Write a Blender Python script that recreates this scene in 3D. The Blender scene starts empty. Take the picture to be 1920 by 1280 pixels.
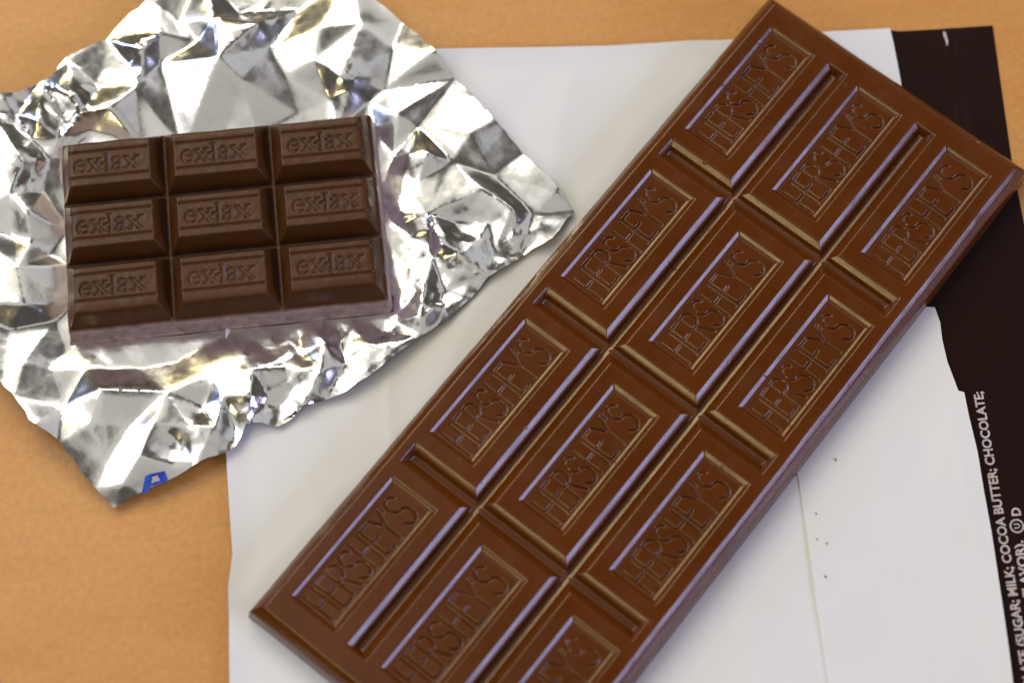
import bpy, bmesh, math, random
import numpy as np
from mathutils import Vector
from mathutils.geometry import delaunay_2d_cdt

MM = 0.001
sc = bpy.context.scene
C = sc.collection

# ------------------------------------------------------------------ camera
PITCH, DIST = 0.348913508, 357.531
cam_d = bpy.data.cameras.new('camera')
cam = bpy.data.objects.new('camera', cam_d)
C.objects.link(cam)
cam_d.sensor_width = 36
cam_d.lens = 75
cam_d.clip_start = 0.01
cam_d.clip_end = 20
cam.location = (0, -DIST * math.sin(PITCH) * MM, DIST * math.cos(PITCH) * MM)
cam.rotation_euler = (PITCH, 0, 0)
cam_d.dof.use_dof = True
cam_d.dof.focus_distance = 0.357
cam_d.dof.aperture_fstop = 9
sc.camera = cam

# ------------------------------------------------------------------ world and lamps (indoors)
w = bpy.data.worlds.new('World')
sc.world = w
w.use_nodes = True
w.node_tree.nodes['Background'].inputs[0].default_value = (1.0, 0.9, 0.74, 1)
w.node_tree.nodes['Background'].inputs[1].default_value = 0.07


def lamp(name, loc, target, sx, sy, power, col):
    d = bpy.data.lights.new(name, 'AREA')
    d.shape = 'RECTANGLE'
    d.size, d.size_y = sx, sy
    d.energy = power
    d.color = col
    o = bpy.data.objects.new(name, d)
    C.objects.link(o)
    o.location = loc
    o.rotation_euler = (Vector(target) - Vector(loc)).to_track_quat('-Z', 'Y').to_euler()
    return o


lamp('ceiling_fill', (-1.7, 1.2, 2.4), (-1.7, 1.2, 0), 3.2, 3.6, 22, (1.0, 0.96, 0.88))  # unseen overhead panel, added so that flat foil reflects a lighter grey
lamp('far_ceiling_fill', (0.9, 2.8, 2.4), (0.9, 2.8, 0), 2.4, 1.6, 8, (1.0, 0.96, 0.9))  # fill panel added further back to lift the foil's dark facets
lamp('front_ceiling_fill', (0.2, -0.6, 2.4), (0.2, -0.6, 0), 3.4, 1.4, 6.5, (1.0, 0.96, 0.9))  # fill panel added on the viewer's side to brighten front-facing foil
lamp('right_ceiling_fill', (1.7, 1.1, 2.4), (1.7, 1.1, 0), 1.6, 1.8, 4.5, (0.97, 0.96, 1.0))  # fill panel added for foil facets that face right
lamp('ceiling_lamp', (-1.1, 0.6, 1.6), (0, 0, 0), 0.8, 1.1, 11, (1.0, 0.97, 0.9))
lamp('back_fill', (-0.15, 2.0, 1.9), (0, 0, 0), 1.1, 0.6, 9.5, (1.0, 0.96, 0.9))  # fill added behind the scene to put more white in the foil
lamp('warm_lamp', (-0.75, 1.3, 1.25), (0, 0, 0), 0.5, 0.55, 9, (1.0, 0.82, 0.40))
lamp('side_lamp', (-1.1, -1.0, 0.95), (0, 0, 0), 0.45, 0.45, 5, (1.0, 0.80, 0.38))
lamp('window_light', (1.48, -0.66, 0.66), (0, 0, 0), 0.9, 0.5, 19, (0.6, 0.6, 1.0))
lamp('far_window_light', (-1.6, 0.75, 0.8), (0, 0, 0), 0.5, 0.5, 9, (0.45, 0.55, 1.0))

sc.view_settings.view_transform = 'Standard'
sc.view_settings.look = 'None'
sc.view_settings.gamma = 1
sc.view_settings.exposure = -0.08
sc.view_settings.use_curve_mapping = False
sc.render.engine = 'CYCLES'
sc.cycles.caustics_reflective = False
sc.cycles.caustics_refractive = False


# ------------------------------------------------------------------ picking points of the place from the picture
def at(px, py, z=0.0):
    c, s = math.cos(PITCH), math.sin(PITCH)
    f = 4000.0
    a, b = (px - 960) / f, (py - 640) / f
    d = (a, s - b * c, -c - b * s)
    t = (z - DIST * c) / d[2]
    return (d[0] * t, -DIST * s + d[1] * t)


# ------------------------------------------------------------------ materials
def mat(name, col, rough=0.5, metal=0.0, spec=0.5):
    m = bpy.data.materials.new(name)
    m.use_nodes = True
    b = m.node_tree.nodes['Principled BSDF']
    b.inputs['Base Color'].default_value = (*col, 1)
    b.inputs['Roughness'].default_value = rough
    b.inputs['Metallic'].default_value = metal
    b.inputs['Specular IOR Level'].default_value = spec
    return m, m.node_tree, b


def noise(nt, scale, detail=4, rough=0.55, coord='Object', stretch=None):
    tc = nt.nodes.new('ShaderNodeTexCoord')
    n = nt.nodes.new('ShaderNodeTexNoise')
    n.inputs['Scale'].default_value = scale
    n.inputs['Detail'].default_value = detail
    n.inputs['Roughness'].default_value = rough
    if stretch:
        mp = nt.nodes.new('ShaderNodeMapping')
        mp.inputs['Scale'].default_value = stretch
        nt.links.new(tc.outputs[coord], mp.inputs[0])
        nt.links.new(mp.outputs[0], n.inputs['Vector'])
    else:
        nt.links.new(tc.outputs[coord], n.inputs['Vector'])
    return n


def ramp(nt, src, stops):
    r = nt.nodes.new('ShaderNodeValToRGB')
    e = r.color_ramp.elements
    e[0].position, e[0].color = stops[0][0], (*stops[0][1], 1)
    e[1].position, e[1].color = stops[-1][0], (*stops[-1][1], 1)
    for p, c in stops[1:-1]:
        k = e.new(p)
        k.color = (*c, 1)
    nt.links.new(src, r.inputs[0])
    return r


def bump(nt, b, src, dist, strength=1.0):
    n = nt.nodes.new('ShaderNodeBump')
    n.inputs['Distance'].default_value = dist
    n.inputs['Strength'].default_value = strength
    nt.links.new(src, n.inputs['Height'])
    nt.links.new(n.outputs[0], b.inputs['Normal'])


def grey(v):
    return (v, v, v)


def chocolate(name, dark, mid, light, r0, r1, bmp, ior):
    m, nt, b = mat(name, mid, 0.3)
    n = noise(nt, 45, 7, 0.65)
    r = ramp(nt, n.outputs[0], [(0.32, dark), (0.52, mid), (0.75, light)])
    nt.links.new(r.outputs[0], b.inputs['Base Color'])
    n2 = noise(nt, 240, 4)
    rr = ramp(nt, n2.outputs[0], [(0.35, grey(r0)), (0.7, grey(r1))])
    nt.links.new(rr.outputs[0], b.inputs['Roughness'])
    n3 = noise(nt, 420, 3)
    bump(nt, b, n3.outputs[0], bmp)
    b.inputs['IOR'].default_value = ior
    return m


M_MILK = chocolate('milk_chocolate', (0.08, 0.0192, 0.0014), (0.093, 0.0232, 0.0017), (0.109, 0.0288, 0.0022), 0.15, 0.27, 0.000012, 1.45)
M_DARK = chocolate('dark_chocolate', (0.054, 0.0185, 0.004), (0.07, 0.025, 0.0055), (0.096, 0.038, 0.010), 0.36, 0.5, 0.00004, 1.38)

# low sides of the dark bar mixed towards a pale, mottled tone
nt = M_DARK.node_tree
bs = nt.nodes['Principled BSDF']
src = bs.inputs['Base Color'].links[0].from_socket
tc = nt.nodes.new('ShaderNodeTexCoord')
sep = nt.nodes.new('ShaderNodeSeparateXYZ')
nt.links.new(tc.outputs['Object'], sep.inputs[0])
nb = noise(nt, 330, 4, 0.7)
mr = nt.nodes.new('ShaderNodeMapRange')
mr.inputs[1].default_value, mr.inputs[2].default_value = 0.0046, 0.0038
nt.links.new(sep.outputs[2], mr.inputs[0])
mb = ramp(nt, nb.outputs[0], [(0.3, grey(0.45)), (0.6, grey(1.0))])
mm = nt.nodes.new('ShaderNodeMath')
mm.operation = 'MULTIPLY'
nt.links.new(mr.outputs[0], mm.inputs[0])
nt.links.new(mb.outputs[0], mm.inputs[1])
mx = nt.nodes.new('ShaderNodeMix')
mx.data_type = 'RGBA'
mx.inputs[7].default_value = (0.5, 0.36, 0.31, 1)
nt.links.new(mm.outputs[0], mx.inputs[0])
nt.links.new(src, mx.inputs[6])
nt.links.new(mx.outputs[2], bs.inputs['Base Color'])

# table top
M_TABLE, nt, b = mat('table_laminate', (0.5, 0.25, 0.1), 0.38)
n = noise(nt, 9, 7, 0.62, stretch=(1, 3.4, 1))
r = ramp(nt, n.outputs[0], [(0.28, (0.54, 0.235, 0.055)), (0.45, (0.60, 0.285, 0.072)), (0.6, (0.64, 0.32, 0.095)), (0.75, (0.66, 0.34, 0.14))])
n2 = noise(nt, 900, 3)
mx = nt.nodes.new('ShaderNodeMix')
mx.data_type = 'RGBA'
mx.blend_type = 'MULTIPLY'
mx.inputs[0].default_value = 0.5
r2 = ramp(nt, n2.outputs[0], [(0.3, grey(0.7)), (0.7, grey(1.0))])
nt.links.new(r.outputs[0], mx.inputs[6])
nt.links.new(r2.outputs[0], mx.inputs[7])
nt.links.new(mx.outputs[2], b.inputs['Base Color'])
bump(nt, b, n2.outputs[0], 0.00005)

# foil
M_FOIL, nt, b = mat('aluminium_foil', (0.88, 0.88, 0.875), 0.2, 1.0)
n = noise(nt, 500, 3)
rr = ramp(nt, n.outputs[0], [(0.3, grey(0.15)), (0.7, grey(0.24))])
nt.links.new(rr.outputs[0], b.inputs['Roughness'])
n2 = noise(nt, 170, 4)
bump(nt, b, n2.outputs[0], 0.00006)

# wrapper
M_WHITE, nt, b = mat('wrapper_white_inside', (0.8, 0.81, 0.82), 0.24)
n = noise(nt, 40, 3)
r = ramp(nt, n.outputs[0], [(0.3, (0.735, 0.745, 0.755)), (0.7, (0.765, 0.775, 0.785))])
nt.links.new(r.outputs[0], b.inputs['Base Color'])
bump(nt, b, n.outputs[0], 0.0002)
M_BROWN, nt, b = mat('wrapper_brown_print', (0.012, 0.0025, 0.0015), 0.3, 0.0, 0.25)
n = noise(nt, 90, 3)
bump(nt, b, n.outputs[0], 0.0001)
M_INK, nt, b = mat('white_ink', (0.55, 0.5, 0.47), 0.5)
n = noise(nt, 2500, 2)
r = ramp(nt, n.outputs[0], [(0.35, (0.4, 0.34, 0.32)), (0.6, (0.58, 0.54, 0.52))])
nt.links.new(r.outputs[0], b.inputs['Base Color'])
M_BLUE, nt, b = mat('blue_ink', (0.012, 0.06, 0.45), 0.35)
n = noise(nt, 300, 2)
r = ramp(nt, n.outputs[0], [(0.35, (0.01, 0.04, 0.4)), (0.65, (0.02, 0.14, 0.6))])
nt.links.new(r.outputs[0], b.inputs['Base Color'])
M_CRUMB, nt, b = mat('crumb', (0.33, 0.15, 0.06), 0.6)
n = noise(nt, 3000, 2)
r = ramp(nt, n.outputs[0], [(0.35, (0.2, 0.08, 0.03)), (0.65, (0.42, 0.2, 0.09))])
nt.links.new(r.outputs[0], b.inputs['Base Color'])


# ------------------------------------------------------------------ object helpers
def empty(name, loc=(0, 0, 0), rz=0.0):
    o = bpy.data.objects.new(name, None)
    o.empty_display_size = 0.02
    C.objects.link(o)
    o.location = loc
    o.rotation_euler = (0, 0, rz)
    return o


def tag(o, label=None, cat=None, group=None, kind=None):
    if label:
        o['label'] = label
    if cat:
        o['category'] = cat
    if group:
        o['group'] = group
    if kind:
        o['kind'] = kind
    return o


def mesh_obj(name, verts, faces, material, parent=None, smooth=True):
    me = bpy.data.meshes.new(name)
    me.from_pydata([tuple(v) for v in verts], [], faces)
    if smooth:
        me.polygons.foreach_set('use_smooth', [True] * len(me.polygons))
    me.materials.append(material)
    me.update()
    o = bpy.data.objects.new(name, me)
    C.objects.link(o)
    o.parent = parent
    return o


# ------------------------------------------------------------------ table
bm = bmesh.new()
bmesh.ops.create_cube(bm, size=1)
for v in bm.verts:
    v.co = (v.co.x * 1.6, v.co.y * 1.2 + 0.1, v.co.z * 0.028 - 0.014)
bmesh.ops.bevel(bm, geom=bm.edges[:], offset=0.003, segments=3, affect='EDGES')
me = bpy.data.meshes.new('tabletop')
bm.to_mesh(me)
bm.free()
me.materials.append(M_TABLE)
o = bpy.data.objects.new('tabletop', me)
C.objects.link(o)
tag(o, 'plain tan laminate tabletop', 'table', kind='structure')


# ------------------------------------------------------------------ smooth value noise on a grid (numpy)
def vnoise(x, y, scale, seed):
    rs = np.random.RandomState(seed)
    T = rs.rand(256, 256)
    X, Y = np.asarray(x) / scale + 1000.3, np.asarray(y) / scale + 1000.7
    xi, yi = np.floor(X).astype(int), np.floor(Y).astype(int)
    fx, fy = X - xi, Y - yi
    fx, fy = fx * fx * (3 - 2 * fx), fy * fy * (3 - 2 * fy)
    g = lambda i, j: T[(xi + i) & 255, (yi + j) & 255]
    return (g(0, 0) * (1 - fx) + g(1, 0) * fx) * (1 - fy) + (g(0, 1) * (1 - fx) + g(1, 1) * fx) * fy - 0.5


# ------------------------------------------------------------------ sheets cut from an outline
def densify(poly, step):
    out = []
    for i in range(len(poly)):
        a, b2 = np.array(poly[i]), np.array(poly[(i + 1) % len(poly)])
        k = max(1, int(np.hypot(*(b2 - a)) / step))
        for j in range(k):
            out.append(tuple(a + (b2 - a) * j / k))
    return out


def inside(poly, x, y):
    res = np.zeros(len(x), bool)
    P = np.array(poly)
    j = len(P) - 1
    for i in range(len(P)):
        xi, yi, xj, yj = P[i, 0], P[i, 1], P[j, 0], P[j, 1]
        if yi != yj:
            c = ((yi > y) != (yj > y)) & (x < (xj - xi) * (y - yi) / (yj - yi) + xi)
            res ^= c
        j = i
    return res


def edge_dist(poly, x, y):
    P = np.array(poly)
    d = np.full(len(x), 1e9)
    for i in range(len(P)):
        a, b2 = P[i], P[(i + 1) % len(P)]
        ab = b2 - a
        L = max(ab @ ab, 1e-9)
        t = np.clip(((x - a[0]) * ab[0] + (y - a[1]) * ab[1]) / L, 0, 1)
        d = np.minimum(d, np.hypot(x - a[0] - t * ab[0], y - a[1] - t * ab[1]))
    return d


def sheet2d(poly, step, jitter=0.25, seed=1):
    """triangulated sheet inside a closed outline (mm): verts (n,2), triangles"""
    b = densify(poly, step)
    P = np.array(poly)
    rs = np.random.RandomState(seed)
    gx, gy = np.meshgrid(np.arange(P[:, 0].min(), P[:, 0].max(), step), np.arange(P[:, 1].min(), P[:, 1].max(), step))
    x, y = gx.ravel(), gy.ravel()
    x = x + (rs.rand(len(x)) - 0.5) * step * jitter
    y = y + (rs.rand(len(y)) - 0.5) * step * jitter
    k = inside(poly, x, y)
    x, y = x[k], y[k]
    k = edge_dist(poly, x, y) > step * 0.5
    pts = b + list(zip(x[k], y[k]))
    n = len(b)
    r = delaunay_2d_cdt([Vector(p) for p in pts], [(i, (i + 1) % n) for i in range(n)], [], 1, 1e-6)
    return np.array([tuple(v) for v in r[0]]), [tuple(f) for f in r[2]]


def tin(points, heights, x, y):
    """piecewise linear height over Delaunay triangles of scattered points"""
    r = delaunay_2d_cdt([Vector(p) for p in points], [], [], 0, 1e-6, True)
    src = [o2[0] if o2 else 0 for o2 in r[3]]
    V = np.array([tuple(v) for v in r[0]])
    H = np.array([heights[s] for s in src])
    out = np.zeros(len(x))
    order = np.argsort(x)
    xs, ys = x[order], y[order]
    res = np.zeros(len(x))
    for f in r[2]:
        A, B, Cc = V[f[0]], V[f[1]], V[f[2]]
        lo, hi = np.searchsorted(xs, (min(A[0], B[0], Cc[0]), max(A[0], B[0], Cc[0])))
        if hi <= lo:
            continue
        px, py = xs[lo:hi], ys[lo:hi]
        den = (B[1] - Cc[1]) * (A[0] - Cc[0]) + (Cc[0] - B[0]) * (A[1] - Cc[1])
        if abs(den) < 1e-12:
            continue
        l1 = ((B[1] - Cc[1]) * (px - Cc[0]) + (Cc[0] - B[0]) * (py - Cc[1])) / den
        l2 = ((Cc[1] - A[1]) * (px - Cc[0]) + (A[0] - Cc[0]) * (py - Cc[1])) / den
        l3 = 1 - l1 - l2
        k = (l1 >= -1e-6) & (l2 >= -1e-6) & (l3 >= -1e-6)
        seg = res[lo:hi]
        seg[k] = (l1 * H[f[0]] + l2 * H[f[1]] + l3 * H[f[2]])[k]
    out[order] = res
    return out


BX, BY, TH = 23.0517, -8.8055, 0.901080381


# ------------------------------------------------------------------ paper wrapper of the long bar
wrap = empty('candy_wrapper')
tag(wrap, 'opened wrapper, white inside up, dark brown printed strip along one edge', 'wrapper')


def panel(name, outline_px, zoff, amp, step, material, seed, lip=0.0, zpix=0.3, curl=None):
    poly = [at(px, py, zpix) for px, py in outline_px]
    v, f = sheet2d(poly, step, 0.2, seed)
    z = zoff + amp * (vnoise(v[:, 0], v[:, 1], 26, seed) + 0.5) + amp * 0.35 * (vnoise(v[:, 0], v[:, 1], 9, seed + 5) + 0.5)
    if lip:
        d = edge_dist(poly, v[:, 0], v[:, 1])
        z = z + lip * np.clip(1 - d / 4.5, 0, 1) ** 2 * np.clip((30 - v[:, 0] + v[:, 1] * 0.5) / 10, 0, 1) * (0.7 + 0.5 * (vnoise(v[:, 0], v[:, 1], 22, seed + 9) + 0.5))
    bl = np.column_stack([(v[:, 0] - BX) * math.sin(TH) - (v[:, 1] - BY) * math.cos(TH), (v[:, 0] - BX) * math.cos(TH) + (v[:, 1] - BY) * math.sin(TH)])
    db = np.maximum(np.abs(bl[:, 0]) - 27.0, np.abs(bl[:, 1]) - 70.0)
    z = np.minimum(z, max(0.5, zoff + 0.05) + 0.12 * np.clip(db, 0, 50))
    if curl:
        z = z + curl(v[:, 0], v[:, 1])
    o = mesh_obj(name, np.column_stack([v, z]) * MM, f, material, wrap)
    s = o.modifiers.new('thickness', 'SOLIDIFY')
    s.thickness = 0.00006
    s.offset = -1
    s.use_rim = False
    return o, poly


white_px = [(425, 116), (620, 108), (812, 97), (960, 94), (1140, 90), (1350, 78), (1520, 64), (1668, 55), (1674, 80), (1682, 120), (1690, 165),
            (1715, 320), (1730, 480), (1640, 640), (1580, 800), (1570, 1000), (1600, 1450),
            (440, 1450), (432, 1280), (429, 1100), (437, 1040), (430, 935), (425, 850), (424, 600), (426, 300)]


def creases(lines):
    def fn(x, y):
        z = np.zeros(len(x))
        for a, b2, h, wd in lines:
            a, b2 = np.array(at(*a)), np.array(at(*b2))
            L = np.hypot(*(b2 - a))
            d = (b2 - a) / L
            al = (x - a[0]) * d[0] + (y - a[1]) * d[1]
            t = (x - a[0]) * -d[1] + (y - a[1]) * d[0] + 0.8 * np.sin(al / 7)
            z += h * np.exp(-np.abs(t) / wd) * np.clip(np.minimum(al, L - al) / 8, 0, 1)
        return z
    return fn


panel('white_sheet', white_px, 0.1, 0.75, 0.8, M_WHITE, 3, lip=0.45, curl=creases([((738, 640), (742, 1100), 0.16, 0.7), ((560, 880), (640, 1000), 0.12, 1.2), ((1090, 100), (1010, 420), 0.3, 4.0), ((880, 130), (1000, 330), 0.2, 2.5),
                                                                         ((1380, 980), (1440, 1400), 0.22, 2.0), ((1250, 1180), (1300, 1400), 0.15, 1.0)]))
brown_px = [(1660, 56), (1690, 58), (1765, 54), (1862, 47), (1872, 120), (1886, 220), (1899, 310), (1916, 395), (1940, 520), (1975, 720), (2060, 1280), (2090, 1450),
            (1780, 1450), (1760, 1180), (1740, 900), (1700, 600), (1672, 300), (1664, 150)]


def strip_fold(x, y):
    a, b2 = np.array(at(1778, 50, 0.2)), np.array(at(1812, 300, 0.2))
    d = (b2 - a) / np.hypot(*(b2 - a))
    t = (x - a[0]) * -d[1] + (y - a[1]) * d[0]
    return 0.22 * np.exp(-np.abs(t) / 0.5) * np.clip((y - 15) / 10, 0, 1)


brown, brown_poly = panel('printed_strip', brown_px, 0.06, 0.05, 0.9, M_BROWN, 7, lip=0.0, curl=strip_fold)
flap_px = [(1400, 640), (1560, 560), (1752, 578), (1762, 606), (1766, 640), (1775, 680), (1795, 735), (1806, 738), (1814, 780), (1830, 850), (1842, 925), (1856, 1000),
           (1868, 1080), (1880, 1160), (1890, 1230), (1897, 1290), (1920, 1450), (1578, 1450), (1552, 1280), (1530, 1130), (1512, 1000), (1497, 900), (1470, 780)]


def flap_curl(x, y):
    d = edge_dist([at(px, py, 0.3) for px, py in flap_px[2:17]], x, y)
    fold = creases([((1640, 760), (1720, 1400), 0.35, 3.5), ((1760, 800), (1800, 1350), 0.25, 2.0)])(x, y)
    return fold + 0.9 * np.clip(1 - d / 9.0, 0, 1) ** 2 * np.clip((-y + 4) / 25, 0.1, 1)


panel('inner_flap', flap_px, 0.62, 0.12, 1.0, M_WHITE, 11, lip=0.0, curl=flap_curl)


# printed ingredient lines on the brown strip
def text_mesh(s, size, bold):
    cu = bpy.data.curves.new('txt', 'FONT')
    cu.body = s
    cu.size = 1.0
    cu.offset = bold
    cu.resolution_u = 3
    ob = bpy.data.objects.new('txt', cu)
    C.objects.link(ob)
    dg = bpy.context.evaluated_depsgraph_get()
    me = bpy.data.meshes.new_from_object(ob.evaluated_get(dg))
    vs = np.array([tuple(v.co) for v in me.vertices])
    fs = [tuple(p.vertices) for p in me.polygons]
    bpy.data.objects.remove(ob)
    bpy.data.curves.remove(cu)
    bpy.data.meshes.remove(me)
    return vs, fs


Z_INK = 0.26


def print_line(s, end_px, dir_a, dir_b, length, height, extra=None):
    """text that ends at end_px and runs along dir_a -> dir_b (pixels, picked on the strip)"""
    vs, fs = text_mesh(s, 1.0, 0.028)
    a, b2 = np.array(at(*dir_a, Z_INK)), np.array(at(*dir_b, Z_INK))
    d = (b2 - a) / np.hypot(*(b2 - a))
    nrm = np.array([-d[1], d[0]])
    e = np.array(at(*end_px, Z_INK))
    x = (vs[:, 0] - vs[:, 0].max()) / (vs[:, 0].max() - vs[:, 0].min()) * length
    y = (vs[:, 1]) / 0.72 * height
    P = e[None] + x[:, None] * d[None] + y[:, None] * nrm[None]
    Z = 0.06 + 0.05 * (vnoise(P[:, 0], P[:, 1], 26, 7) + 0.5) + 0.05 * 0.35 * (vnoise(P[:, 0], P[:, 1], 9, 12) + 0.5) + 0.035
    return mesh_obj('lettering', np.column_stack([P, Z]) * MM, fs, M_INK, wrap, smooth=False)


print_line('CHOCOLATE (SUGAR; MILK; COCOA BUTTER; CHOCOLATE;', (1842, 733), (1925, 1210), (1842, 733), 55.8, 1.55)
print_line('VANILLIN, ARTIFICIAL FLAVOR).', (1918, 1012), (1925, 1210), (1842, 733), 32.0, 1.55)
print_line('D', (1912, 950), (1925, 1210), (1842, 733), 1.35, 1.5)
# ringed U
vs, fs = text_mesh('U', 1, 0.02)
c0 = np.array(at(1907, 985, Z_INK))
a, b2 = np.array(at(1925, 1210, Z_INK)), np.array(at(1842, 733, Z_INK))
d = (b2 - a) / np.hypot(*(b2 - a))
nrm = np.array([-d[1], d[0]])
cx = (vs[:, 0].max() + vs[:, 0].min()) / 2
P = c0[None] + ((vs[:, 0] - cx) * 1.3)[:, None] * d[None] + ((vs[:, 1] - 0.36) * 1.35)[:, None] * nrm[None]
V = [(p[0], p[1], 0.125) for p in P]
F = [tuple(f) for f in fs]
k0 = len(V)
N = 28
for i in range(N):
    t = 2 * math.pi * i / N
    for rr_ in (0.92, 1.18):
        V.append((c0[0] + rr_ * math.cos(t), c0[1] + rr_ * math.sin(t), 0.125))
for i in range(N):
    j = (i + 1) % N
    F.append((k0 + 2 * i, k0 + 2 * i + 1, k0 + 2 * j + 1, k0 + 2 * j))
mesh_obj('ringed_letter', np.array(V) * MM, F, M_INK, wrap, smooth=False)


# worn white nick at the top of the strip
nick = []
for px, py, hw_ in ((1770, 60, 2.0), (1772, 68, 3.0), (1775, 76, 2.5), (1776, 86, 1.2)):
    nick += [(*at(px - hw_, py, 0.3), 0.36), (*at(px + hw_, py, 0.3), 0.36)]
mesh_obj('worn_nick', np.array(nick) * MM, [(0, 1, 3, 2), (2, 3, 5, 4), (4, 5, 7, 6)], M_INK, wrap, smooth=False)


# ------------------------------------------------------------------ stroke lettering pressed into chocolate
def arc(cx, cy, rx, ry, a0, a1, n=14):
    return [(cx + rx * math.cos(math.radians(a0 + (a1 - a0) * i / n)), cy + ry * math.sin(math.radians(a0 + (a1 - a0) * i / n))) for i in range(n + 1)]


def stroke_dist(strokes, x, y):
    """signed distance outside the strokes; strokes are (points, half width)"""
    d = np.full(x.shape, 9.0)
    for pts, hw in strokes:
        for (ax, ay), (bx, by) in zip(pts[:-1], pts[1:]):
            dx, dy = bx - ax, by - ay
            L = dx * dx + dy * dy + 1e-12
            t = np.clip(((x - ax) * dx + (y - ay) * dy) / L, 0, 1)
            d = np.minimum(d, np.hypot(x - ax - t * dx, y - ay - t * dy) - hw)
    return d


HL = 2.95   # half letter height


def hershey_strokes():
    S = []
    hw = 0.0
    x = -11.3

    def add(*polys):
        for p in polys:
            S.append(([(x + a, b) for a, b in p], hw))

    def H():
        add([(0, -HL), (0, HL)], [(2.0, -HL), (2.0, HL)], [(0, 0.1), (2.0, 0.1)])

    def E_():
        add([(0, -HL), (0, HL)], [(0, HL), (1.75, HL)], [(0, 0.15), (1.35, 0.15)], [(0, -HL), (1.75, -HL)])

    def R():
        add([(0, -HL), (0, HL)], [(0, HL), (0.7, HL)] + arc(0.7, HL - 1.4, 1.25, 1.4, 90, -90) + [(0, HL - 2.8)], [(0.8, HL - 2.8), (2.05, -HL)])

    def S_():
        add(arc(1.15, 1.5, 1.1, 1.42, 25, 180, 12) + arc(1.15, 1.5, 1.1, 1.42, 180, 262, 6)[1:] + arc(1.2, -1.42, 1.2, 1.5, 78, -90, 12) + arc(1.2, -1.42, 1.2, 1.5, -90, -160, 6)[1:])

    def Y():
        add([(0, HL), (1.25, 0.3)], [(2.5, HL), (1.25, 0.3)], [(1.25, 0.3), (1.25, -HL)])
    H(); x += 2.75
    E_(); x += 2.4
    R(); x += 2.65
    S_(); x += 3.0
    H(); x += 2.75
    E_(); x += 2.1
    Y(); x += 2.75
    add([(0.1, HL + 0.05), (0.0, HL - 0.95)]); x += 0.75
    S_()
    return S


HS = hershey_strokes()
LO, LX, LA = -1.3, 0.95, 1.8
EX = []


def ex(pts, hw):
    EX.append((pts, hw))


def ex_x(x0, wdt):
    ex([(x0 + 0.35, LX - 0.1), (x0 + wdt - 0.45, LO + 0.15)], 0.26)
    ex([(x0 + wdt - 0.5, LX - 0.1), (x0 + 0.4, LO + 0.15)], 0.11)
    for a, c2 in ((x0, LX), (x0 + wdt - 0.85, LX), (x0, LO + 0.06), (x0 + wdt - 0.95, LO + 0.06)):
        ex([(a, c2), (a + 0.85, c2)], 0.08)


ex(arc(-4.7, -0.18, 0.88, 1.05, 0, 310, 22), 0.17)
ex(arc(-5.0, -0.18, 0.62, 1.0, 100, 260, 10), 0.17)
ex([(-5.4, -0.12), (-3.82, -0.12)], 0.1)
ex_x(-3.5, 2.4)
ex([(-1.15, 0.05), (-0.75, 0.05)], 0.2)
ex([(-0.12, LA), (-0.12, LO)], 0.28)
ex([(-0.6, LA), (-0.12, LA)], 0.1)
ex([(-0.6, LO + 0.05), (0.4, LO + 0.05)], 0.1)
ex(arc(1.35, 0.3, 0.62, 0.65, 160, 0, 10) + [(1.97, LO + 0.25), (2.3, LO + 0.1)], 0.2)
ex(arc(1.42, -0.72, 0.62, 0.55, 60, 330, 14), 0.19)
ex_x(2.55, 2.7)


# ------------------------------------------------------------------ chocolate bars as pressed relief
def sstep(t):
    t = np.clip(t, 0, 1)
    return t * t * (3 - 2 * t)


def relief_mesh(name, gu, gv, hfun, off, material, parent):
    """one segment: relief over the grid gu x gv (bar coordinates, mm), mm"""
    U, Vv = np.meshgrid(gu, gv, indexing='ij')
    Hh = hfun(U, Vv)
    nu, nv = len(gu), len(gv)
    co = np.stack([U - off[0], Vv - off[1], Hh], -1).reshape(-1, 3)
    idx = np.arange(nu * nv).reshape(nu, nv)
    q = np.stack([idx[:-1, :-1], idx[1:, :-1], idx[1:, 1:], idx[:-1, 1:]], -1).reshape(-1, 4)
    me = bpy.data.meshes.new(name)
    me.vertices.add(len(co))
    me.vertices.foreach_set('co', (co * MM).astype(np.float32).ravel())
    me.loops.add(q.size)
    me.loops.foreach_set('vertex_index', q.astype(np.int32).ravel())
    me.polygons.add(len(q))
    me.polygons.foreach_set('loop_start', np.arange(0, q.size, 4, dtype=np.int32))
    me.polygons.foreach_set('use_smooth', np.ones(len(q), bool))
    me.update(calc_edges=True)
    me.materials.append(material)
    o = bpy.data.objects.new(name, me)
    C.objects.link(o)
    o.parent = parent
    o.location = (off[0] * MM, off[1] * MM, 0)
    return o


def axis(lo, hi, step, extra):
    g = list(np.linspace(lo, hi, int(round((hi - lo) / step)) + 1))
    for e in extra:
        if lo < e < hi:
            g.append(e)
    return np.array(sorted(set(np.round(g, 4))))


# --- long milk bar
PW, PL = 18.35, 34.5
HU, HV, HT = 27.4, 70.4, 6.0


def edge_profile(d, pts):
    xs, ys = zip(*pts)
    return np.interp(d, xs, ys)


_t = np.array([0, 0.06, 0.56, 0.64, 1.0, 1.1, 1.35, 1.6, 1.85, 2.0, 2.12, 2.22])
GROOVE = (_t / 2.1, [1.95, 1.93, 1.74, 1.64, 0.98, 0.84, 0.6, 0.385, 0.18, 0.075, 0.02, 0.0])


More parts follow.
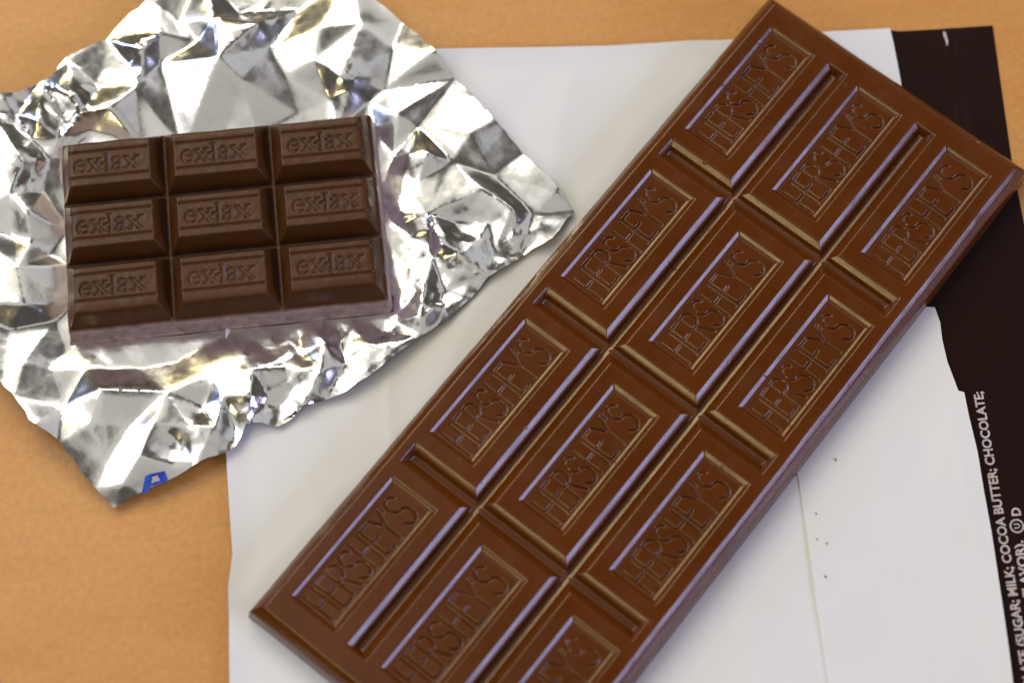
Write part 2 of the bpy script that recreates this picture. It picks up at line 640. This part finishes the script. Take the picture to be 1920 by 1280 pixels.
def milk_height(U, V):
    wob = 0.1 * vnoise(U, V, 7, 21) + 0.05 * vnoise(U, V, 2.2, 22)
    d = np.minimum(HU + wob - np.abs(U), HV + wob - np.abs(V))
    base = edge_profile(d, [(-1, 0), (0, 0.0), (0.1, 1.0), (0.25, 2.6), (0.4, 3.6), (0.6, 4.1), (1.3, 5.1), (1.45, 5.28), (2.15, 5.86), (2.35, 5.97), (2.6, 6.0)])
    # grooves between the pieces
    drop = np.zeros_like(U)
    for c in (-PW / 2, PW / 2):
        s = np.maximum(np.abs(U - c) / 2.1, 1 - (64.9 - np.abs(V)) / 1.3)
        drop = np.maximum(drop, np.interp(s, *GROOVE))
    for c in (-PL, 0, PL):
        s = np.maximum(np.abs(V - c) / 2.15, 1 - (23.6 - np.abs(U)) / 1.3)
        drop = np.maximum(drop, 0.97 * np.interp(s, *GROOVE))
    # sunk panels
    cu = (np.clip(np.round(U / PW), -1, 1)) * PW
    cv = (np.clip(np.floor(V / PL), -2, 1) + 0.5) * PL
    lu, lv = U - cu, V - cv
    qx, qy = np.abs(lu) - 4.75 + 0.3, np.abs(lv) - 12.78 + 0.3
    sd = np.hypot(np.maximum(qx, 0), np.maximum(qy, 0)) + np.minimum(np.maximum(qx, qy), 0) - 0.3
    sink = np.interp(-sd, [0, 0.1, 0.68, 0.78, 1.15, 1.25], [0, 0.04, 0.52, 0.57, 0.69, 0.7])
    # pressed lettering (reads along +v, tops towards -u)
    k = sd < 0
    ld = np.full(U.shape, 9.0)
    ld[k] = stroke_dist(HS, lv[k], -lu[k])
    cut = (0.36 + 0.3 * vnoise(U, V, 4, 35)) * np.clip(1 - np.maximum(ld - 0.03, 0) / 0.2, 0, 1)
    und = 0.06 * vnoise(U, V, 9, 31) + 0.012 * vnoise(U, V, 1.6, 32) - 0.5 * np.clip(vnoise(U, V, 0.9, 33) - 0.465, 0, 1) * 4
    return np.maximum(base - drop - sink - cut + und * (d > 0.3), 0.0)


bar = empty('chocolate_bar', (BX * MM, BY * MM, 0.55 * MM), TH - math.pi / 2)
tag(bar, 'long glossy milk chocolate bar of twelve lettered rectangles lying across white wrapper', 'chocolate bar')
EDGE = [0.02, 0.08, 0.13, 0.18, 0.25, 0.32, 0.4, 0.5]
for j in range(4):
    for i in range(3):
        u0 = [-HU, -PW / 2, PW / 2][i]
        u1 = [-PW / 2, PW / 2, HU][i]
        v0 = [-HV, -PL, 0, PL][j]
        v1 = [-PL, 0, PL, HV][j]
        eu = [-HU + e for e in EDGE] + [HU - e for e in EDGE]
        ev = [-HV + e for e in EDGE] + [HV - e for e in EDGE]
        eu += [c + sgn * t for c in (-PW / 2, PW / 2) for sgn in (-1, 1) for t in np.arange(0.05, 2.3, 0.1)]
        ev += [c + sgn * t for c in (-PL, 0, PL) for sgn in (-1, 1) for t in np.arange(0.05, 2.3, 0.1)]
        relief_mesh('segment', axis(u0, u1, 0.125, eu), axis(v0, v1, 0.125, ev), milk_height, ((i - 1) * PW, (j - 1.5) * PL), M_MILK, bar)

mesh_obj('underside', np.array([(-HU, -HV, 0), (HU, -HV, 0), (HU, HV, 0), (-HU, HV, 0)]) * MM, [(0, 3, 2, 1)], M_MILK, bar, smooth=False)

# --- small dark bar
QX, QY = 18.0, 11.1
XU, XV, XT = 27.0, 17.6, 8.0


def dark_height(U, V):
    wob = 0.22 * vnoise(U, V, 5, 41) + 0.14 * vnoise(U, V, 1.5, 42)
    r = 0.9
    qx, qy = np.abs(U) - XU + r, np.abs(V) - XV + r
    d = -(np.hypot(np.maximum(qx, 0), np.maximum(qy, 0)) + np.minimum(np.maximum(qx, qy), 0) - r) + wob
    base = edge_profile(d, [(-1, 0), (0, 0.0), (0.12, 1.4), (0.3, 3.2), (0.46, 4.2), (0.62, 4.5), (0.8, 4.62), (1.1, 5.0), (1.9, 7.0), (2.2, 7.6), (2.5, 7.88), (2.9, 7.97), (3.3, 8)])
    drop = np.zeros_like(U)
    for c in (-QX / 2, QX / 2):
        s = np.abs(U - c) / 2.05
        drop = np.maximum(drop, 4.0 * np.clip(1 - s, 0, 1) ** 1.08)
    for c in (-QY / 2, QY / 2):
        s = np.abs(V - c) / 1.95
        drop = np.maximum(drop, 4.0 * np.clip(1 - s, 0, 1) ** 1.08)
    top = np.minimum(base, 8.0 - drop)
    cu = np.clip(np.round(U / QX), -1, 1) * QX
    cv = np.clip(np.round(V / QY), -1, 1) * QY
    lu, lv = U - cu, V - cv
    flat = (np.abs(lu) < 7.05)
    cut = np.zeros_like(U)
    for c in (2.45, -2.2):
        e = np.clip((7.0 - np.abs(lu)) / 0.4, 0, 1)
        cut = np.maximum(cut, 0.34 * (1 - sstep(np.abs(lv - c) / 0.36)) * e)
    k = flat & (np.abs(lv) < 3)
    ld = np.full(U.shape, 9.0)
    ld[k] = stroke_dist(EX, lu[k], lv[k])
    cut = np.maximum(cut, (0.3 + 0.25 * vnoise(U, V, 4, 55)) * (1 - sstep((ld + 0.08) / 0.24)))
    und = 0.12 * vnoise(U, V, 6, 51) + 0.05 * vnoise(U, V, 1.3, 52) + 0.03 * vnoise(U, V, 0.5, 53)
    return np.maximum(top - cut + und * (d > 0.3), 0.0)


EXX, EXY, EXA = -48.75, 19.49, math.radians(6.2)
BASE_Z = 1.05
dbar = empty('chocolate_bar', (EXX * MM, EXY * MM, BASE_Z * MM), EXA)
tag(dbar, 'small dark chocolate bar of nine lettered pieces resting on crumpled silver foil', 'chocolate bar')
for j in range(3):
    for i in range(3):
        u0 = [-XU - 0.15, -QX / 2, QX / 2][i]
        u1 = [-QX / 2, QX / 2, XU + 0.15][i]
        v0 = [-XV - 0.15, -QY / 2, QY / 2][j]
        v1 = [-QY / 2, QY / 2, XV + 0.15][j]
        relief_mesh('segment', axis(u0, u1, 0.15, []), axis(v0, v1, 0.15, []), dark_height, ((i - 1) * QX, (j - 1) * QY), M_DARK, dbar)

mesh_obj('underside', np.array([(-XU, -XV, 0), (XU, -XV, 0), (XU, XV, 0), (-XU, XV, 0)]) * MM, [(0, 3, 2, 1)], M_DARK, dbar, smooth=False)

# ------------------------------------------------------------------ crumpled foil under the small bar
foil_px = [(6, 183), (40, 179), (79, 155), (100, 146), (129, 112), (165, 92), (200, 75), (233, 40), (287, 0), (380, -62), (500, -135), (590, -112), (650, -55), (704, 0), (758, 46), (810, 98), (852, 148), (927, 225),
           (981, 287), (1027, 333), (1047, 358), (1077, 396), (1060, 412), (1035, 448), (1000, 466), (977, 483), (940, 504), (912, 522), (885, 556), (840, 597), (792, 630), (746, 663), (692, 707),
           (650, 733), (617, 745), (571, 759), (545, 785), (521, 797), (490, 794), (462, 797), (452, 820), (442, 838), (417, 851), (367, 872), (315, 901), (262, 924), (212, 950), (179, 915), (142, 867),
           (112, 830), (62, 795), (42, 763), (25, 742), (0, 717), (-40, 670), (-95, 560), (-80, 420), (-50, 300), (-22, 205)]
# creases: (px, py, height mm, crumple)
foil_pts = [
    # outline
    (6, 183, 4.0), (79, 155, 2.4), (129, 112, 3.6), (200, 75, 2.2), (287, 0, 3.4), (380, -62, 2.5), (500, -135, 3), (650, -55, 3.0), (758, 46, 2.0), (810, 98, 5.0), (852, 148, 2.4), (927, 225, 3.2), (981, 287, 1.8),
    (1047, 358, 3.0), (1077, 396, 1.6), (1035, 448, 2.6), (977, 483, 1.6), (906, 510, 2.8), (885, 560, 1.8), (792, 630, 2.4), (692, 707, 2.6), (617, 745, 1.6), (571, 759, 3.0), (521, 797, 1.6), (462, 797, 3.2),
    (442, 838, 2.0), (367, 872, 2.8), (262, 924, 1.6), (212, 950, 1.3), (179, 915, 2.6), (112, 830, 3.4), (62, 795, 5.2), (25, 742, 4.2), (0, 717, 3.8), (-95, 560, 4), (-80, 420, 3), (-22, 205, 3.5),
    # above the bar
    (410, 105, 6.6), (215, 258, 1.0), (430, 236, 1.3), (255, 165, 3.2), (300, 120, 2.2), (265, 90, 5.4), (335, 40, 2.6), (400, 30, 5.2), (370, 75, 2.6), (450, 28, 2.2), (478, 40, 6.4), (505, 90, 3.4),
    (455, 150, 4.6), (560, 15, 2.4), (600, 50, 5.0), (590, 110, 4.4), (540, 150, 2.6), (620, 190, 1.4), (560, 215, 1.0), (640, 140, 5.4), (655, 165, 4.0), (680, 40, 4.4), (725, 166, 2.2), (740, 95, 3.4), (690, 195, 1.2),
    (130, 180, 5.6), (185, 165, 2.8), (120, 215, 1.4), (150, 215, 4.2), (165, 250, 1.0), (205, 200, 4.6), (70, 225, 5.0), (62, 262, 2.0), (30, 215, 2.2), (110, 262, 2.6), (240, 120, 2.0), (300, 60, 4.0),
    # right of the bar
    (702, 240, 1.0), (742, 215, 3.6), (735, 300, 0.9), (762, 290, 3.8), (785, 240, 2.4), (800, 285, 5.0), (845, 300, 3.0), (780, 340, 3.2), (722, 330, 1.0), (760, 400, 2.8), (745, 420, 0.9), (800, 400, 3.6), (828, 452, 5.6),
    (815, 480, 2.2), (860, 420, 2.0), (905, 355, 4.2), (930, 330, 2.2), (880, 250, 4.0), (915, 420, 2.2), (960, 395, 3.6), (1000, 400, 2.0), (870, 475, 4.0), (925, 470, 2.0), (760, 500, 1.4), (800, 530, 3.8), (765, 560, 2.0),
    (840, 545, 1.6), (790, 590, 3.6), (745, 600, 1.2),
    # below the bar
    (345, 640, 0.9), (385, 650, 1.2), (440, 628, 0.9), (395, 705, 3.7), (418, 742, 4.4), (468, 742, 5.2), (470, 695, 3.9), (500, 660, 1.5), (530, 690, 2.9), (560, 640, 1.0), (610, 640, 3.2), (600, 700, 3.8), (545, 735, 1.6),
    (650, 690, 1.6), (690, 640, 2.6), (640, 620, 0.9), (720, 620, 1.0), (500, 750, 2.0), (440, 790, 2.2), (400, 800, 4.2),
    (190, 726, 4.6), (160, 690, 1.6), (260, 690, 1.2), (310, 735, 3.2), (330, 680, 1.0), (380, 765, 2.0), (290, 790, 4.0), (120, 760, 2.4), (245, 800, 2.6), (170, 790, 3.4), (260, 850, 4.0), (330, 830, 2.4), (200, 870, 2.4), (230, 905, 3.0), (355, 800, 3.6),
    # left of the bar
    (95, 300, 1.4), (40, 300, 4.6), (55, 340, 2.2), (20, 360, 4.0), (85, 360, 1.2), (50, 390, 4.4), (25, 440, 1.8), (60, 450, 2.6), (35, 500, 4.2), (95, 480, 1.0), (45, 570, 4.8), (15, 620, 2.2), (100, 600, 1.0), (40, 680, 3.4), (90, 690, 2.2), (120, 660, 1.0),
]
crumple = [(140, 190, 55), (260, 110, 55), (470, 45, 60), (40, 315, 40), (650, 150, 35), (830, 460, 65), (880, 520, 50), (960, 440, 45), (800, 560, 50), (466, 745, 60), (560, 740, 80), (640, 690, 70), (430, 790, 60), (335, 835, 30), (735, 640, 50), (20, 200, 40)]

rs = np.random.RandomState(5)
# outline gets small nicks
poly = []
base_poly = [at(px, py, 2.0) for px, py in foil_px]
dens = densify(base_poly, 1.6)
for k, p in enumerate(dens):
    poly.append((p[0] + (rs.rand() - 0.5) * 0.35, p[1] + (rs.rand() - 0.5) * 0.35))
fv, ff = sheet2d(poly, 0.4, 0.5, 4)
X, Y = fv[:, 0], fv[:, 1]
cp = [at(a, b2, h) for a, b2, h in foil_pts]
hh = [1.6 + (h - 1.6) * 0.95 if h > 1.6 else h for _, _, h in foil_pts]
# footprint of the bar is pressed flat
ca, sa = math.cos(EXA), math.sin(EXA)
for uu in np.linspace(-26.5, 26.5, 9):
    for vv in np.linspace(-17, 17, 6):
        cp.append((EXX + uu * ca - vv * sa, EXY + uu * sa + vv * ca))
        hh.append(0.85)
lo = [at(px, py, 2.0) for px, py in ((-400, -400), (1400, -400), (1400, 1400), (-400, 1400))]
cp += lo
hh += [2] * 4
WX = X + 0.9 * vnoise(X, Y, 9, 71)
WY = Y + 0.9 * vnoise(X, Y, 9, 73)
Zc = 0.64 * tin(cp, hh, WX, WY)
for k in range(6):
    Zc += 0.06 * tin(cp, hh, WX + 1.3 * math.cos(k * math.pi / 3), WY + 1.3 * math.sin(k * math.pi / 3))
# crumple weight
W_ = np.zeros(len(X))
for px, py, rad in crumple:
    c0 = at(px, py, 3)
    rmm = rad * 0.09
    W_ = np.maximum(W_, np.exp(-((X - c0[0]) ** 2 + (Y - c0[1]) ** 2) / (2 * (rmm * 0.75) ** 2)))
bx0, bx1, by0, by1 = X.min() - 5, X.max() + 5, Y.min() - 5, Y.max() + 5


def rand_tin(spacing, seed):
    r_ = np.random.RandomState(seed)
    n = int((bx1 - bx0) * (by1 - by0) / spacing ** 2)
    pts = [(bx0 + (bx1 - bx0) * r_.rand(), by0 + (by1 - by0) * r_.rand()) for _ in range(n)]
    return tin(pts, list(r_.rand(n) - 0.5), X + 0.25 * (WX - X), Y + 0.25 * (WY - Y))


Z = Zc + 0.55 * rand_tin(8.5, 61) * (0.5 + 0.8 * W_) + 0.85 * rand_tin(3.8, 62) * (0.05 + 1.0 * W_) + 0.42 * rand_tin(1.6, 63) * (0.02 + W_)
Z = Z + 0.3 * vnoise(X, Y, 6, 64)
# pressed under the bar, free around it
lu = (X - EXX) * ca + (Y - EXY) * sa
lv = -(X - EXX) * sa + (Y - EXY) * ca
dq = np.maximum(np.abs(lu) - 27.1, np.abs(lv) - 17.7)
cap = 0.95 + np.clip(dq, 0, 20) * 2.4
Z = np.minimum(np.maximum(Z, 0.78), cap)
foil = empty('foil_wrapper', (EXX * MM, EXY * MM, 0.5 * MM))
tag(foil, 'crumpled silver foil sheet spread open beneath the small dark bar', 'foil')
fo = mesh_obj('foil_sheet', np.column_stack([X - EXX, Y - EXY, Z - 0.5]) * MM, ff, M_FOIL, foil)
fo.data.set_sharp_from_angle(angle=math.radians(28))
md = fo.modifiers.new('thickness', 'SOLIDIFY')
md.thickness = 0.00004
md.offset = -1
md.use_rim = False


# scrap of blue print at the lower corner of the foil
def foil_z(x, y):
    k = np.argsort((X - x) ** 2 + (Y - y) ** 2)[:4]
    return Z[k].max()


mark_px = [[(273, 893), (287, 888), (279, 919), (264, 925)], [(293, 887), (309, 884), (315, 901), (303, 905)], [(285, 889), (293, 887), (294, 892), (284, 895)], [(281, 906), (303, 899), (305, 904), (280, 912)]]
for poly_ in mark_px:
    pts = [at(a, b2, 2.6) for a, b2 in poly_]
    vs = []
    for s in np.linspace(0, 1, 6):
        for t in np.linspace(0, 1, 6):
            p = (np.array(pts[0]) * (1 - s) + np.array(pts[1]) * s) * (1 - t) + (np.array(pts[3]) * (1 - s) + np.array(pts[2]) * s) * t
            vs.append((p[0] - EXX, p[1] - EXY, foil_z(p[0], p[1]) - 0.5 + 0.22))
    fs = [(a * 6 + c2, (a + 1) * 6 + c2, (a + 1) * 6 + c2 + 1, a * 6 + c2 + 1) for a in range(5) for c2 in range(5)]
    mesh_obj('printed_mark', np.array(vs) * MM, fs, M_BLUE, foil)


# ------------------------------------------------------------------ crumbs
def crumb(px, py, z, size, label, group, seed):
    r_ = random.Random(seed)
    bm = bmesh.new()
    bmesh.ops.create_icosphere(bm, subdivisions=1, radius=1)
    for v in bm.verts:
        k = 0.7 + 0.6 * r_.random()
        v.co = Vector((v.co.x * k * 1.2, v.co.y * k * 0.8, max(v.co.z * k * 0.6, -0.3) + 0.3)) * size * MM
    me = bpy.data.meshes.new('chocolate_crumb')
    bm.to_mesh(me)
    bm.free()
    me.materials.append(M_CRUMB)
    o = bpy.data.objects.new('chocolate_crumb', me)
    C.objects.link(o)
    x, y = at(px, py, z)
    o.location = (x * MM, y * MM, z * MM)
    o.rotation_euler = (0, 0, r_.random() * 6)
    tag(o, label, 'crumb', group)


for k, (px, py, s) in enumerate([(1062, 149, 0.2), (1567, 861, 0.22), (1548, 1080, 0.2), (1532, 1010, 0.16), (1550, 1018, 0.18), (985, 127, 0.14), (1530, 962, 0.16)]):
    crumb(px, py, 0.62 if py < 500 else 0.82, s, 'tiny brown crumb on the white inside of the wrapper', 'crumbs on the white wrapper', k)
for k, (px, py, s) in enumerate([(1600, 130, 0.24), (1655, 165, 0.24), (1687, 193, 0.28), (1718, 202, 0.3), (1833, 268, 0.38), (1358, 160, 0.26)]):
    crumb(px, py, 6.4 if k == 5 else 6.15, s, 'pale crumb stuck on the rim of the long milk chocolate bar', 'crumbs on the long bar', 20 + k)
